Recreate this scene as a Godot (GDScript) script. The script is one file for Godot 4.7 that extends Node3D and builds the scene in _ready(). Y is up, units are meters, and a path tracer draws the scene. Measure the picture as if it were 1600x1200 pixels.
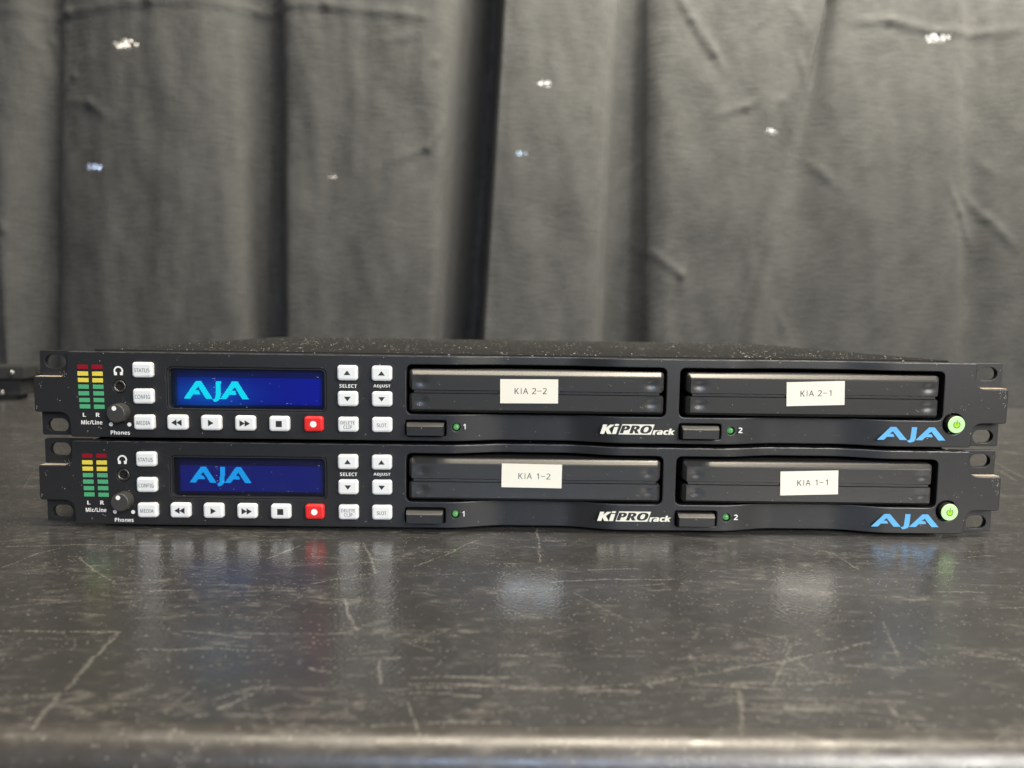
extends Node3D

const MM := 0.001
var M := {}          # materials
var rng := RandomNumberGenerator.new()

# ---------------------------------------------------------------- mesh builder (millimetres in, metres out)
class MB:
	var v := PackedVector3Array()
	var uv := PackedVector2Array()
	var given := {}        # vertex number -> its normal, where the shape knows it
	func smooth_tri(p: Array, n: Array, hint: Vector3) -> void:
		var at := v.size()
		tri(p[0], p[1], p[2], hint)
		for k in range(at, v.size()):
			for q in 3:
				if v[k] == p[q]:
					given[k] = n[q]
	func tri(a: Vector3, b: Vector3, c: Vector3, hint: Vector3) -> void:
		var g := (b - a).cross(c - a)
		if g.length_squared() < 1e-14:
			return
		v.append(a)
		if g.dot(hint) > 0.0:      # front faces run clockwise
			v.append(c)
			v.append(b)
		else:
			v.append(b)
			v.append(c)
	func quad(a: Vector3, b: Vector3, c: Vector3, d: Vector3, hint: Vector3) -> void:
		tri(a, b, c, hint)
		tri(a, c, d, hint)
	func commit(crease := 42.0) -> ArrayMesh:
		var n := v.size()
		var face := PackedVector3Array()
		face.resize(n / 3)
		var at := {}
		for f in n / 3:
			face[f] = (v[f * 3 + 2] - v[f * 3]).cross(v[f * 3 + 1] - v[f * 3])
			for k in 3:
				var key := Vector3i((v[f * 3 + k] * 500.0).round())
				if not at.has(key):
					at[key] = PackedInt32Array()
				at[key].append(f)
		var normals := PackedVector3Array()
		normals.resize(n)
		var limit := cos(deg_to_rad(crease))
		for f in n / 3:
			var own := face[f].normalized()
			for k in 3:
				var key := Vector3i((v[f * 3 + k] * 500.0).round())
				var sum := Vector3.ZERO
				for g in at[key]:
					var other := face[g]
					if other.normalized().dot(own) > limit:
						sum += other
				normals[f * 3 + k] = sum.normalized() if sum.length_squared() > 1e-20 else own
		for k in given:
			normals[k] = given[k]
		var scaled := PackedVector3Array()
		scaled.resize(n)
		for i in n:
			scaled[i] = v[i] * 0.001
		var arrays := []
		arrays.resize(Mesh.ARRAY_MAX)
		arrays[Mesh.ARRAY_VERTEX] = scaled
		arrays[Mesh.ARRAY_NORMAL] = normals
		if uv.size() == n:
			arrays[Mesh.ARRAY_TEX_UV] = uv
		var m := ArrayMesh.new()
		m.add_surface_from_arrays(Mesh.PRIMITIVE_TRIANGLES, arrays)
		return m

# ---------------------------------------------------------------- outlines
func rrect(x0: float, x1: float, y0: float, y1: float, r: float, seg := 5) -> PackedVector2Array:
	var p := PackedVector2Array()
	r = maxf(minf(r, minf((x1 - x0), (y1 - y0)) / 2.0 - 0.001), 0.001)
	for q in [[x1 - r, y0 + r, -90.0], [x1 - r, y1 - r, 0.0], [x0 + r, y1 - r, 90.0], [x0 + r, y0 + r, 180.0]]:
		for i in seg + 1:
			var a := deg_to_rad(q[2] + 90.0 * i / seg)
			p.append(Vector2(q[0] + r * cos(a), q[1] + r * sin(a)))
	return p

func circle(cx: float, cy: float, r: float, seg := 28) -> PackedVector2Array:
	var p := PackedVector2Array()
	for i in seg:
		var a := TAU * (i + 0.37) / seg
		p.append(Vector2(cx + r * cos(a), cy + r * sin(a)))
	return p

func arc(p: PackedVector2Array, cx: float, cy: float, r: float, a0: float, a1: float, seg := 6) -> void:
	for i in seg + 1:
		var a := deg_to_rad(lerpf(a0, a1, float(i) / seg))
		p.append(Vector2(cx + r * cos(a), cy + r * sin(a)))

func subdivide(p: PackedVector2Array, step: float) -> PackedVector2Array:
	var q := PackedVector2Array()
	for i in p.size():
		var a := p[i]
		var b := p[(i + 1) % p.size()]
		var n := maxi(1, ceili(a.distance_to(b) / step))
		for k in n:
			q.append(a.lerp(b, float(k) / n))
	return q

# each vertex moved inward (counter-clockwise outline) by d along its mitre
func inset(p: PackedVector2Array, d: float) -> PackedVector2Array:
	var q := PackedVector2Array()
	var n := p.size()
	for i in n:
		var e0 := (p[i] - p[(i + n - 1) % n]).normalized()
		var e1 := (p[(i + 1) % n] - p[i]).normalized()
		var n0 := Vector2(-e0.y, e0.x)
		var n1 := Vector2(-e1.y, e1.x)
		var m := (n0 + n1).normalized()
		q.append(p[i] + m * d / maxf(0.5, m.dot(n0)))
	return q

# ---------------------------------------------------------------- solids
func scoop(x: float) -> float:
	var z := 0.0
	for c in [5.95, 142.95]:
		z -= 6.0 * (1.0 - smoothstep(14.0, 44.0, absf(x - c)))
	return z

# a slab with holes: front at z0 (plus the scoops), back at z1, rounded front edges
func plate(mb: MB, outer: PackedVector2Array, holes: Array, z0: float, z1: float, bev: float, scooped: bool, strips: PackedFloat32Array, back := true) -> void:
	var f := func(x: float) -> float: return scoop(x) if scooped else 0.0
	var rear := func(x: float) -> float: return -11.9 if scooped and absf(x) < 212.0 else z1
	var inner := inset(outer, bev)
	var cut := []
	for h in holes:
		cut.append(inset(h, -bev))
	for i in strips.size() - 1:
		var rect := PackedVector2Array([Vector2(strips[i], -500), Vector2(strips[i + 1], -500), Vector2(strips[i + 1], 500), Vector2(strips[i], 500)])
		for pass_ in (2 if back else 1):
			var pieces: Array = Geometry2D.intersect_polygons(inner if pass_ == 0 else outer, rect)
			for h in (cut if pass_ == 0 else holes):
				var next := []
				for p in pieces:
					for c in Geometry2D.clip_polygons(p, h):
						if not Geometry2D.is_polygon_clockwise(c):
							next.append(c)
				pieces = next
			for p in pieces:
				var idx := Geometry2D.triangulate_polygon(p)
				for t in range(0, idx.size(), 3):
					var a: Vector2 = p[idx[t]]
					var b: Vector2 = p[idx[t + 1]]
					var c: Vector2 = p[idx[t + 2]]
					if pass_ == 0:
						var corner := []
						var lean := []
						for q in [a, b, c]:
							corner.append(Vector3(q.x, q.y, z0 + f.call(q.x)))
							lean.append(Vector3(-(f.call(q.x + 0.5) - f.call(q.x - 0.5)), 0.0, 1.0).normalized())
						mb.smooth_tri(corner, lean, Vector3.BACK)
					else:
						mb.tri(Vector3(a.x, a.y, rear.call(a.x)), Vector3(b.x, b.y, rear.call(b.x)), Vector3(c.x, c.y, rear.call(c.x)), Vector3.FORWARD)
	var rings := [[outer, inner, 1.0]]
	for k in holes.size():
		rings.append([holes[k], cut[k], -1.0])
	for r in rings:
		var o: PackedVector2Array = r[0]
		var q: PackedVector2Array = r[1]
		for i in o.size():
			var j := (i + 1) % o.size()
			var e := (o[j] - o[i]).normalized()
			var out: Vector3 = Vector3(e.y, -e.x, 0.0) * r[2]
			var a := Vector3(o[i].x, o[i].y, z0 - bev + f.call(o[i].x))
			var b := Vector3(o[j].x, o[j].y, z0 - bev + f.call(o[j].x))
			var mid_a := o[i].lerp(q[i], 0.3)
			var mid_b := o[j].lerp(q[j], 0.3)
			var c := Vector3(mid_a.x, mid_a.y, z0 - bev * 0.3 + f.call(mid_a.x))
			var d := Vector3(mid_b.x, mid_b.y, z0 - bev * 0.3 + f.call(mid_b.x))
			mb.quad(a, b, Vector3(o[j].x, o[j].y, rear.call(o[j].x)), Vector3(o[i].x, o[i].y, rear.call(o[i].x)), out)
			mb.quad(a, b, d, c, out + Vector3.BACK * 0.5)
			mb.quad(c, d, Vector3(q[j].x, q[j].y, z0 + f.call(q[j].x)), Vector3(q[i].x, q[i].y, z0 + f.call(q[i].x)), out + Vector3.BACK * 2.0)

func loops(mb: MB, list: Array, cap_first: bool, cap_last: bool, outward := 1.0) -> void:
	for k in list.size() - 1:
		var a: PackedVector3Array = list[k]
		var b: PackedVector3Array = list[k + 1]
		var n := a.size()
		var centre := Vector3.ZERO
		for p in a:
			centre += p / (2 * n)
		for p in b:
			centre += p / (2 * n)
		for i in n:
			var j := (i + 1) % n
			var g := (a[j] - a[i]).cross(b[i] - a[i])
			if g.length_squared() < 1e-12:
				g = (b[j] - b[i]).cross(b[i] - a[i])
			mb.quad(a[i], a[j], b[j], b[i], g * outward)
	for c in [[cap_first, list[0], -1.0], [cap_last, list[-1], 1.0]]:
		if c[0]:
			var flat := PackedVector2Array()
			for p in c[1]:
				flat.append(Vector2(p.x, p.y))
			var idx := Geometry2D.triangulate_polygon(flat)
			var side := signf(list[-1][0].z - list[0][0].z) if absf(list[-1][0].z - list[0][0].z) > 1e-6 else 1.0
			for t in range(0, idx.size(), 3):
				mb.tri(c[1][idx[t]], c[1][idx[t + 1]], c[1][idx[t + 2]], Vector3(0, 0, c[2] * side))

func ring3(p: PackedVector2Array, z: float) -> PackedVector3Array:
	var q := PackedVector3Array()
	for a in p:
		q.append(Vector3(a.x, a.y, z))
	return q

# an outline raised through [inset, z] levels, from back to front
func pillow(mb: MB, outline: PackedVector2Array, levels: Array, cap_back := false, cap_front := true) -> void:
	var list := []
	for l in levels:
		list.append(ring3(inset(outline, l[0]), l[1]))
	loops(mb, list, cap_back, cap_front)

# [radius, z] levels round an axis along z
func lathe(mb: MB, cx: float, cy: float, levels: Array, seg := 28, cap_back := false, cap_front := true, outward := 1.0) -> void:
	var list := []
	for l in levels:
		list.append(ring3(circle(cx, cy, maxf(l[0], 0.002), seg), l[1]))
	loops(mb, list, cap_back, cap_front, outward)

func block(mb: MB, x0: float, x1: float, y0: float, y1: float, z0: float, z1: float, b: float, r := 0.0) -> void:
	pillow(mb, rrect(x0, x1, y0, y1, maxf(r, b * 1.3 + 0.01), 4 if r > 0.3 else 2), [[b, z0], [b * 0.3, z0 + b * 0.3], [0.0, z0 + b], [0.0, z1 - b], [b * 0.3, z1 - b * 0.3], [b, z1]], true, true)

func flat_shape(mb: MB, p: PackedVector2Array, z: float) -> void:
	var idx := Geometry2D.triangulate_polygon(p)
	for t in range(0, idx.size(), 3):
		mb.tri(Vector3(p[idx[t]].x, p[idx[t]].y, z), Vector3(p[idx[t + 1]].x, p[idx[t + 1]].y, z), Vector3(p[idx[t + 2]].x, p[idx[t + 2]].y, z), Vector3.BACK)

# lettering fitted into a box, sheared by slant, standing at depth z
func write_text(mb: MB, what: String, x0: float, x1: float, y0: float, y1: float, z: float, bold := 0.0, slant := 0.0, spacing := 0) -> void:
	var t := TextMesh.new()
	var font := SystemFont.new()
	font.font_names = PackedStringArray(["Droid Sans"])
	font.font_weight = 700 if bold > 0.0 else 400
	var fv := FontVariation.new()
	fv.base_font = font
	fv.spacing_glyph = spacing
	t.font = fv
	t.font_size = 64
	t.pixel_size = 0.1
	t.depth = 0.0
	t.curve_step = 2.0
	t.text = what
	var lo := Vector2(INF, INF)
	var hi := Vector2(-INF, -INF)
	var tris := []
	for s in t.get_surface_count():
		var a := t.surface_get_arrays(s)
		var pts: PackedVector3Array = a[Mesh.ARRAY_VERTEX]
		var idx: PackedInt32Array = a[Mesh.ARRAY_INDEX] if a[Mesh.ARRAY_INDEX] != null else PackedInt32Array(range(pts.size()))
		for i in idx:
			tris.append(Vector2(pts[i].x, pts[i].y))
			lo = lo.min(tris[-1])
			hi = hi.max(tris[-1])
	if tris.is_empty():
		return
	var size := hi - lo
	var at := func(p: Vector2) -> Vector3:
		var q := (p - lo) / size
		var y := lerpf(y0, y1, q.y)
		return Vector3(lerpf(x0, x1, q.x) + (y - y0) * slant, y, z)
	# heavy lettering: the same outline laid again a little to both sides
	var heavy := (y1 - y0) * 0.045 * maxf(0.0, bold - 0.8)
	var shifts := [0.0] if heavy <= 0.0 else [-heavy, 0.0, heavy]
	for k in shifts.size():
		var o := Vector3(shifts[k], 0.0, k * 0.006)
		for i in range(0, tris.size(), 3):
			mb.tri(at.call(tris[i]) + o, at.call(tris[i + 1]) + o, at.call(tris[i + 2]) + o, Vector3.BACK)

# ---------------------------------------------------------------- objects
func put(parent: Node3D, called: String, mb: MB, m: Material, crease := 42.0) -> MeshInstance3D:
	var o := MeshInstance3D.new()
	o.name = numbered(parent, called)
	o.mesh = mb.commit(crease)
	o.material_override = m
	parent.add_child(o, true)
	return o

func numbered(parent: Node, called: String) -> String:
	if not parent.has_node(called):
		return called
	var k := 1
	while parent.has_node("%s_%03d" % [called, k]):
		k += 1
	return "%s_%03d" % [called, k]

func thing(called: String, label: String, category: String, at := Vector3.ZERO, turn := 0.0, group := "") -> Node3D:
	var o := Node3D.new()
	o.name = numbered(self, called)
	add_child(o, true)
	o.position = at * MM
	o.rotation.y = turn
	tag(o, label, category, group)
	return o

func tag(o: Node3D, label: String, category: String, group := "") -> void:
	o.set_meta("label", label)
	o.set_meta("category", category)
	if group:
		o.set_meta("group", group)

func lin(r: float, g: float, b: float) -> Color:
	return Color(r, g, b).linear_to_srgb()

func mat(c: Color, rough: float, metal := 0.0, spec := 0.5) -> StandardMaterial3D:
	var m := StandardMaterial3D.new()
	m.albedo_color = c
	m.roughness = rough
	m.metallic = metal
	m.metallic_specular = spec
	return m

func glow(c: Color, energy: float, rough := 0.4) -> StandardMaterial3D:
	var m := mat(c.darkened(0.5), rough)
	m.emission_enabled = true
	m.emission = c
	m.emission_energy_multiplier = energy
	return m

# ---------------------------------------------------------------- textures
func brush(r: float, alpha: float, c: Color, soft := 1.0) -> Image:
	var n := ceili(r) * 2 + 3
	var im := Image.create(n, n, false, Image.FORMAT_RGBA8)
	for y in n:
		for x in n:
			var d := Vector2(x - n / 2, y - n / 2).length()
			im.set_pixel(x, y, Color(c.r, c.g, c.b, alpha * clampf((r + 0.5 - d) / soft, 0.0, 1.0)))
	return im

func stamp(im: Image, b: Image, x: float, y: float) -> void:
	im.blend_rect(b, Rect2i(0, 0, b.get_width(), b.get_height()), Vector2i(int(x) - b.get_width() / 2, int(y) - b.get_height() / 2))

func speck_image(n: int, count: int, c: Color, rmin: float, rmax: float, amin: float, amax: float, fibres: int, clump: float) -> Image:
	var im := Image.create(n, n, false, Image.FORMAT_RGBA8)
	im.fill(Color(c.r, c.g, c.b, 0.0))
	var set_ := []
	for k in 12:
		set_.append(brush(lerpf(rmin, rmax, pow(float(k) / 11.0, 2.0)), lerpf(amin, amax, rng.randf()), c, 1.0))
	var noise := FastNoiseLite.new()
	noise.seed = rng.randi()
	noise.frequency = 4.0 / n
	for i in count:
		var x := rng.randf() * n
		var y := rng.randf() * n
		if noise.get_noise_2d(x, y) * 0.5 + 0.5 < clump * rng.randf() * 1.3:
			continue
		stamp(im, set_[mini(11, int(pow(rng.randf(), 2.2) * 12.0))], x, y)
	for i in fibres:
		var p := Vector2(rng.randf(), rng.randf()) * n
		var a := rng.randf() * TAU
		var b := brush(rmin, amin * 0.8, c)
		for s in rng.randi_range(6, 26):
			stamp(im, b, p.x, p.y)
			a += rng.randf_range(-0.25, 0.25)
			p += Vector2.from_angle(a) * 1.3
	return im

func noise_image(n: int, frequency: float, octaves: int, seed_: int, sx := 1, sy := 1) -> Image:
	var noise := FastNoiseLite.new()
	noise.seed = seed_
	noise.noise_type = FastNoiseLite.TYPE_SIMPLEX_SMOOTH
	noise.frequency = frequency
	noise.fractal_octaves = octaves
	var im := noise.get_seamless_image(n / sx, n / sy)
	if sx > 1 or sy > 1:
		im.resize(n, n, Image.INTERPOLATE_CUBIC)
	return im

func tex(im: Image) -> ImageTexture:
	return ImageTexture.create_from_image(im)

# ---------------------------------------------------------------- the scene
func _ready() -> void:
	rng.seed = 4107
	setup_camera_and_light()
	make_materials()
	make_floor()
	make_table()
	make_curtain()
	make_stage_lamps()
	make_case()
	make_recorders()

func setup_camera_and_light() -> void:
	var cam := Camera3D.new()
	cam.name = "camera"
	var p := 0.08457
	var ya := 0.00887
	var ro := 0.01405
	var right := Vector3(cos(ya), 0, sin(ya))
	var b0 := Vector3(-sin(ya), 0, cos(ya))
	var up := Vector3.UP * cos(p) - b0 * sin(p)
	var back := Vector3.UP * sin(p) + b0 * cos(p)
	cam.transform = Transform3D(Basis(right * cos(ro) + up * sin(ro), up * cos(ro) - right * sin(ro), back), Vector3(-9.207, 105.56, 357.91) * MM)
	var lens := CameraAttributesPhysical.new()
	lens.frustum_focal_length = 22.64
	lens.frustum_near = 0.02
	lens.frustum_far = 60.0
	lens.frustum_focus_distance = 0.356
	lens.exposure_aperture = 8.0
	cam.attributes = lens
	cam.near = 0.02
	cam.far = 60.0
	add_child(cam)
	cam.current = true
	var e := Environment.new()
	e.background_mode = Environment.BG_COLOR
	e.background_color = lin(0.075, 0.083, 0.098)
	e.tonemap_mode = Environment.TONE_MAPPER_LINEAR
	e.tonemap_exposure = 1.0
	e.sdfgi_enabled = true
	e.ssao_enabled = true
	e.ssil_enabled = true
	var w := WorldEnvironment.new()
	w.name = "environment"
	w.environment = e
	add_child(w)
	# two unseen hall lights overhead, an added low front fill, an added drape washer
	lamp("unseen_light", Vector3(0.62, 2.5, 0.35), Vector3(0, 0, 0), Vector2(0.2, 0.2), 2.6, Color(1.0, 0.95, 0.86))
	lamp("unseen_light", Vector3(0.25, 2.6, 0.36), Vector3(0.2, 0, 0.1), Vector2(2.4, 0.6), 7.5, Color(1.0, 0.95, 0.86))
	lamp("unseen_light", Vector3(0.8, 0.62, 1.05), Vector3(0.0, 0.05, 0), Vector2(0.9, 0.55), 2.55, Color(1.0, 0.985, 0.96))  # low front fill, added to brighten the faceplates
	# two narrow bluish lights far behind the photographer: the stickers mirror them onto the table
	lamp("unseen_light", Vector3(0.05, 1.07, 3.0), Vector3(0.0, 0.03, 0), Vector2(0.7, 0.06), 1.2, Color(0.72, 0.84, 1.0))
	lamp("unseen_light", Vector3(0.05, 1.2, 3.0), Vector3(0.0, 0.03, 0), Vector2(0.7, 0.06), 1.2, Color(0.72, 0.84, 1.0))
	lamp("unseen_light", Vector3(0.85, 1.42, -0.45), Vector3(0.7, 1.15, -1.45), Vector2(1.6, 0.2), 15.5, Color(1.0, 0.975, 0.90))  # washer added to model the drape folds, aimed clear of the units

func lamp(called: String, at: Vector3, towards: Vector3, size: Vector2, energy: float, c: Color) -> void:
	var l := AreaLight3D.new()
	l.name = numbered(self, called)
	add_child(l, true)
	l.look_at_from_position(at, towards, Vector3.FORWARD if absf((towards - at).normalized().y) > 0.95 else Vector3.UP)
	l.area_size = size
	l.area_normalize_energy = true
	l.light_energy = energy
	l.light_color = c
	l.shadow_enabled = true

func make_materials() -> void:
	var specks := tex(speck_image(1024, 1500, Color(0.86, 0.83, 0.76), 0.3, 1.5, 0.2, 0.75, 8, 1.0))
	var grain := tex(noise_image(1024, 0.2, 3, 11))
	var panel := mat(lin(0.0155, 0.0155, 0.016), 0.42, 0.0, 0.55)
	panel.uv1_triplanar = true
	panel.uv1_scale = Vector3.ONE * 7.3
	panel.detail_enabled = true
	panel.detail_blend_mode = BaseMaterial3D.BLEND_MODE_MIX
	panel.detail_albedo = specks
	panel.heightmap_enabled = true
	panel.heightmap_texture = grain
	panel.heightmap_scale = 0.004
	M.panel = panel
	var drive: StandardMaterial3D = panel.duplicate()
	drive.albedo_color = lin(0.033, 0.033, 0.032)
	drive.roughness = 0.3
	drive.uv1_scale = Vector3.ONE * 9.1
	drive.heightmap_scale = 0.003
	M.drive = drive
	var cover: StandardMaterial3D = panel.duplicate()
	cover.detail_albedo = tex(speck_image(1024, 2600, Color(0.88, 0.85, 0.78), 0.8, 3.6, 0.35, 0.95, 70, 1.15))
	cover.uv1_scale = Vector3.ONE * 4.3
	cover.roughness = 0.8
	cover.metallic_specular = 0.3
	cover.albedo_color = lin(0.016, 0.016, 0.016)
	M.cover = cover
	M.inside = mat(lin(0.006, 0.006, 0.006), 0.9)
	M.key = mat(lin(0.76, 0.765, 0.755), 0.38)
	M.key.subsurf_scatter_enabled = true
	M.key.subsurf_scatter_strength = 0.03
	M.red_key = mat(lin(0.72, 0.025, 0.025), 0.35)
	M.ink = mat(lin(0.02, 0.02, 0.022), 0.6)
	M.grey_ink = mat(lin(0.015, 0.015, 0.017), 0.6)
	M.white_ink = mat(lin(0.84, 0.83, 0.78), 0.55)
	M.cream_ink = mat(lin(0.82, 0.80, 0.68), 0.55)
	M.blue_ink = mat(lin(0.12, 0.43, 0.80), 0.45)
	M.red_lens = mat(lin(0.26, 0.008, 0.02), 0.3)
	M.yellow_lens = mat(lin(0.74, 0.60, 0.07), 0.4)
	M.green_lens = mat(lin(0.075, 0.37, 0.17), 0.4)
	M.knob = mat(lin(0.045, 0.044, 0.04), 0.42)
	M.steel = mat(lin(0.38, 0.36, 0.33), 0.28, 1.0)
	M.dark_steel = mat(lin(0.12, 0.11, 0.10), 0.35, 0.8)
	M.worn_highlight = mat(lin(0.13, 0.125, 0.115), 0.4, 0.3)  # pale tone that paints the highlight on worn edges
	M.rubber = mat(lin(0.012, 0.012, 0.012), 0.8)
	M.led = glow(lin(0.15, 0.50, 0.16), 0.55, 0.2)
	M.power = glow(lin(0.58, 0.93, 0.42), 0.9, 0.3)
	M.power_glyph = glow(lin(0.04, 0.22, 0.01), 0.4)
	M.power_centre = glow(lin(0.45, 0.85, 0.03), 0.75)
	M.label = mat(lin(0.80, 0.77, 0.66), 0.1)
	var dust := mat(lin(0.52, 0.43, 0.33), 0.95)
	dust.uv1_triplanar = true
	dust.uv1_scale = Vector3.ONE * 40.0
	dust.detail_enabled = true
	dust.detail_albedo = tex(speck_image(256, 600, Color(0.16, 0.14, 0.12), 0.8, 3.0, 0.3, 0.8, 0, 0.6))
	M.dust = dust
	M.lint = mat(lin(0.46, 0.44, 0.39), 0.9)
	M.glass = mat(Color(0, 0, 0, 0.03), 0.05)
	M.glass.transparency = BaseMaterial3D.TRANSPARENCY_ALPHA

# ---------------------------------------------------------------- floor and table
func make_floor() -> void:
	var o := MeshInstance3D.new()
	o.name = "floor"
	var pm := PlaneMesh.new()
	pm.size = Vector2(14, 14)
	o.mesh = pm
	o.position.y = -0.752
	var m := mat(lin(0.09, 0.085, 0.08), 0.7)
	m.uv1_triplanar = true
	m.heightmap_enabled = true
	m.heightmap_texture = tex(noise_image(256, 0.05, 3, 5))
	m.heightmap_scale = 0.2
	o.material_override = m
	o.set_meta("kind", "structure")
	add_child(o)

func table_marks() -> Array:
	return [
		[-178,121,-159,121,-138,121], [-138,121,-136,138,-133,160,-130,179], [-125,134,-102,133,-82,134], [-220,60,-217,40,-212,32], [-195,46,-179,62,-162,77],
		[-147,84,-130,83], [-69,89,-66,100,-59,118], [-86,74,-76,68,-63,61], [-63,61,-67,46,-76,19], [-48,52,-37,39,-22,13], [-41,158,-25,156,-6,155], [-39,160,-14,160],
		[-39,150,-6,149], [-36,154,-10,154], [-6,156,12,156,36,152,59,144,81,137,115,123], [60,154,54,178], [47,152,74,155], [8,-7,8,20,7,46], [10,70,26,67,64,64], [28,54,50,52],
		[58,152,99,150], [100,164,98,169,105,171], [132,14,145,27,147,50], [167,75,185,76], [179,92,190,91], [144,132,158,135], [405,-273,374,-186,363,-151], [369,-198,350,-140],
		[-240,32,-207,27,-154,28], [-90,164,-77,156], [-86,169,-79,160], [-48,140,-44,156], [32,151,35,155], [-68,146,-60,148], [12,158,31,157], [206,31,221,28], [-43,176,-6,174], [-113,44,-104,25],
	]

func make_table() -> void:
	# wear of the top: 800 mm of table on 2048 pixels, x from -400 to 400 and z from -620 to 180
	var n := 2048
	var k := n / 800.0
	var tan := Color(0.70, 0.68, 0.635)
	var wear := Image.create(n, n, false, Image.FORMAT_RGBA8)
	wear.fill(Color(tan.r, tan.g, tan.b, 0.0))
	var hazes := [noise_image(1024, 0.02, 4, 41, 4, 1), noise_image(1024, 0.05, 4, 42, 2, 1), noise_image(1024, 0.2, 3, 43, 2, 1)]
	var h0: PackedByteArray = hazes[0].get_data()
	var h1: PackedByteArray = hazes[1].get_data()
	var h2: PackedByteArray = hazes[2].get_data()
	var base := PackedByteArray()
	base.resize(1024 * 1024 * 4)
	for i in 1024 * 1024:
		var f := (h0[i] * 0.2 + h1[i] * 0.35 + h2[i] * 0.45) / 255.0
		base[i * 4] = tan.r8
		base[i * 4 + 1] = tan.g8
		base[i * 4 + 2] = tan.b8
		base[i * 4 + 3] = int(255.0 * (0.01 + 0.34 * pow(clampf((f - 0.38) * 2.0, 0.0, 1.0), 2.6)))
	var haze := Image.create_from_data(1024, 1024, false, Image.FORMAT_RGBA8, base)
	haze.resize(n, n, Image.INTERPOLATE_CUBIC)
	wear.copy_from(haze)
	var soft := [brush(1.2, 0.16, tan, 2.0), brush(1.8, 0.12, tan, 2.5), brush(2.8, 0.07, tan, 3.5)]
	var hard := [brush(0.3, 0.5, tan), brush(0.5, 0.6, tan), brush(0.9, 0.5, tan, 1.5)]
	var blot := FastNoiseLite.new()
	blot.seed = 3
	blot.frequency = 0.006
	for i in 46000:                                   # fine grit and chips
		var p := Vector2(rng.randf(), rng.randf()) * n
		var b := blot.get_noise_2d(p.x, p.y * 2.0) * 0.5 + 0.5
		if rng.randf() > b * b * 2.2:
			continue
		stamp(wear, hard[rng.randi() % 3] if rng.randf() < 0.7 else soft[rng.randi() % 3], p.x, p.y)
	for i in 3000:                                    # short rubbed dashes, mostly along the table
		var p := Vector2(rng.randf(), rng.randf()) * n
		if blot.get_noise_2d(p.x + 900.0, p.y * 2.0) < rng.randf_range(-0.5, 0.35):
			continue
		var a := rng.randfn(0.0, 0.12) if rng.randf() < 0.8 else rng.randf() * TAU
		var b: Image = soft[rng.randi() % 3]
		var broken := rng.randf_range(0.25, 0.9)
		for s in rng.randi_range(6, 60):
			if rng.randf() < broken:
				stamp(wear, b, p.x, p.y + rng.randf_range(-1.0, 1.0))
			p += Vector2.from_angle(a) * 1.6
	for i in 26:                                      # long thin scratches
		var p := Vector2(rng.randf(), rng.randf()) * n
		var a := rng.randf() * TAU
		var bend := rng.randf_range(-0.004, 0.004)
		var b: Image = hard[rng.randi() % 2]
		for s in rng.randi_range(40, 220):
			if rng.randf() < 0.55:
				stamp(wear, b, p.x, p.y)
			p += Vector2.from_angle(a) * 1.4
			a += bend
	var broad := [brush(0.6, 0.5, tan, 1.5), brush(1.1, 0.34, tan, 2.0), brush(2.2, 0.15, tan, 3.0)]
	for line in table_marks():
		for q in range(0, line.size() - 2, 2):
			var a := (Vector2(line[q], line[q + 1]) + Vector2(400, 620)) * k
			var b := (Vector2(line[q + 2], line[q + 3]) + Vector2(400, 620)) * k
			var steps := ceili(a.distance_to(b) / 1.2)
			for s in steps:
				var p := a.lerp(b, float(s) / steps) + Vector2(blot.get_noise_2d(s * 3.0, line[0] * 9.0), blot.get_noise_2d(line[1] * 9.0, s * 3.0)) * 4.0
				if rng.randf() < 0.85 + 0.7 * blot.get_noise_2d(p.x * 6.0, p.y * 6.0):
					stamp(wear, broad[mini(2, int(absf(blot.get_noise_2d(s * 1.3, line[0] * 5.0)) * 7.0))], p.x + rng.randfn(0, 0.6), p.y + rng.randfn(0, 0.6))
	var fine := noise_image(1024, 0.05, 3, 21)
	var m := mat(lin(0.036, 0.0345, 0.033), 0.27)
	m.detail_enabled = true
	m.detail_blend_mode = BaseMaterial3D.BLEND_MODE_MIX
	m.detail_albedo = tex(wear)
	m.detail_uv_layer = BaseMaterial3D.DETAIL_UV_2
	m.uv1_scale = Vector3(7, 7, 1)
	m.heightmap_enabled = true
	m.heightmap_texture = tex(fine)
	m.heightmap_scale = 0.008
	var rough := noise_image(512, 0.012, 4, 8)
	for y in 512:
		for x in 512:
			var g := rough.get_pixel(x, y).r
			g = lerpf(0.6, 1.0, g)
			rough.set_pixel(x, y, Color(g, g, g))
	m.roughness_texture = tex(rough)
	m.roughness = 0.25
	m.rim_enabled = true
	m.rim = 0.03
	m.rim_tint = 0.0
	m.metallic_specular = 0.72
	M.table = m
	var t := thing("table", "long black scratched table carrying the two stacked recorders", "table", Vector3(0, 0, 0))
	# top sheet and front roll, as a profile run along x
	var edge: StandardMaterial3D = m.duplicate()
	edge.albedo_color = lin(0.04, 0.035, 0.03)
	edge.roughness = 0.46
	edge.heightmap_scale = 0.004
	M.table_edge = edge
	for part in 2:
		var profile := []
		if part == 0:
			for z in [-606.0, -300.0, -100.0, 60.0, 176.0]:
				profile.append([z, 0.0])
		else:
			profile = [[176.0, 0.0]]
			for i in range(1, 9):
				var a := PI / 2 * i / 8.0
				profile.append([176.0 + 9.0 * sin(a), -9.0 + 9.0 * cos(a)])
			profile.append_array([[185.0, -16.0], [184.6, -24.0], [184.6, -38.0], [176.0, -38.0]])
		var mb := MB.new()
		var arrays := []
		arrays.resize(Mesh.ARRAY_MAX)
		var v := PackedVector3Array()
		var nn := PackedVector3Array()
		var u1 := PackedVector2Array()
		var idx := PackedInt32Array()
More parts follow.
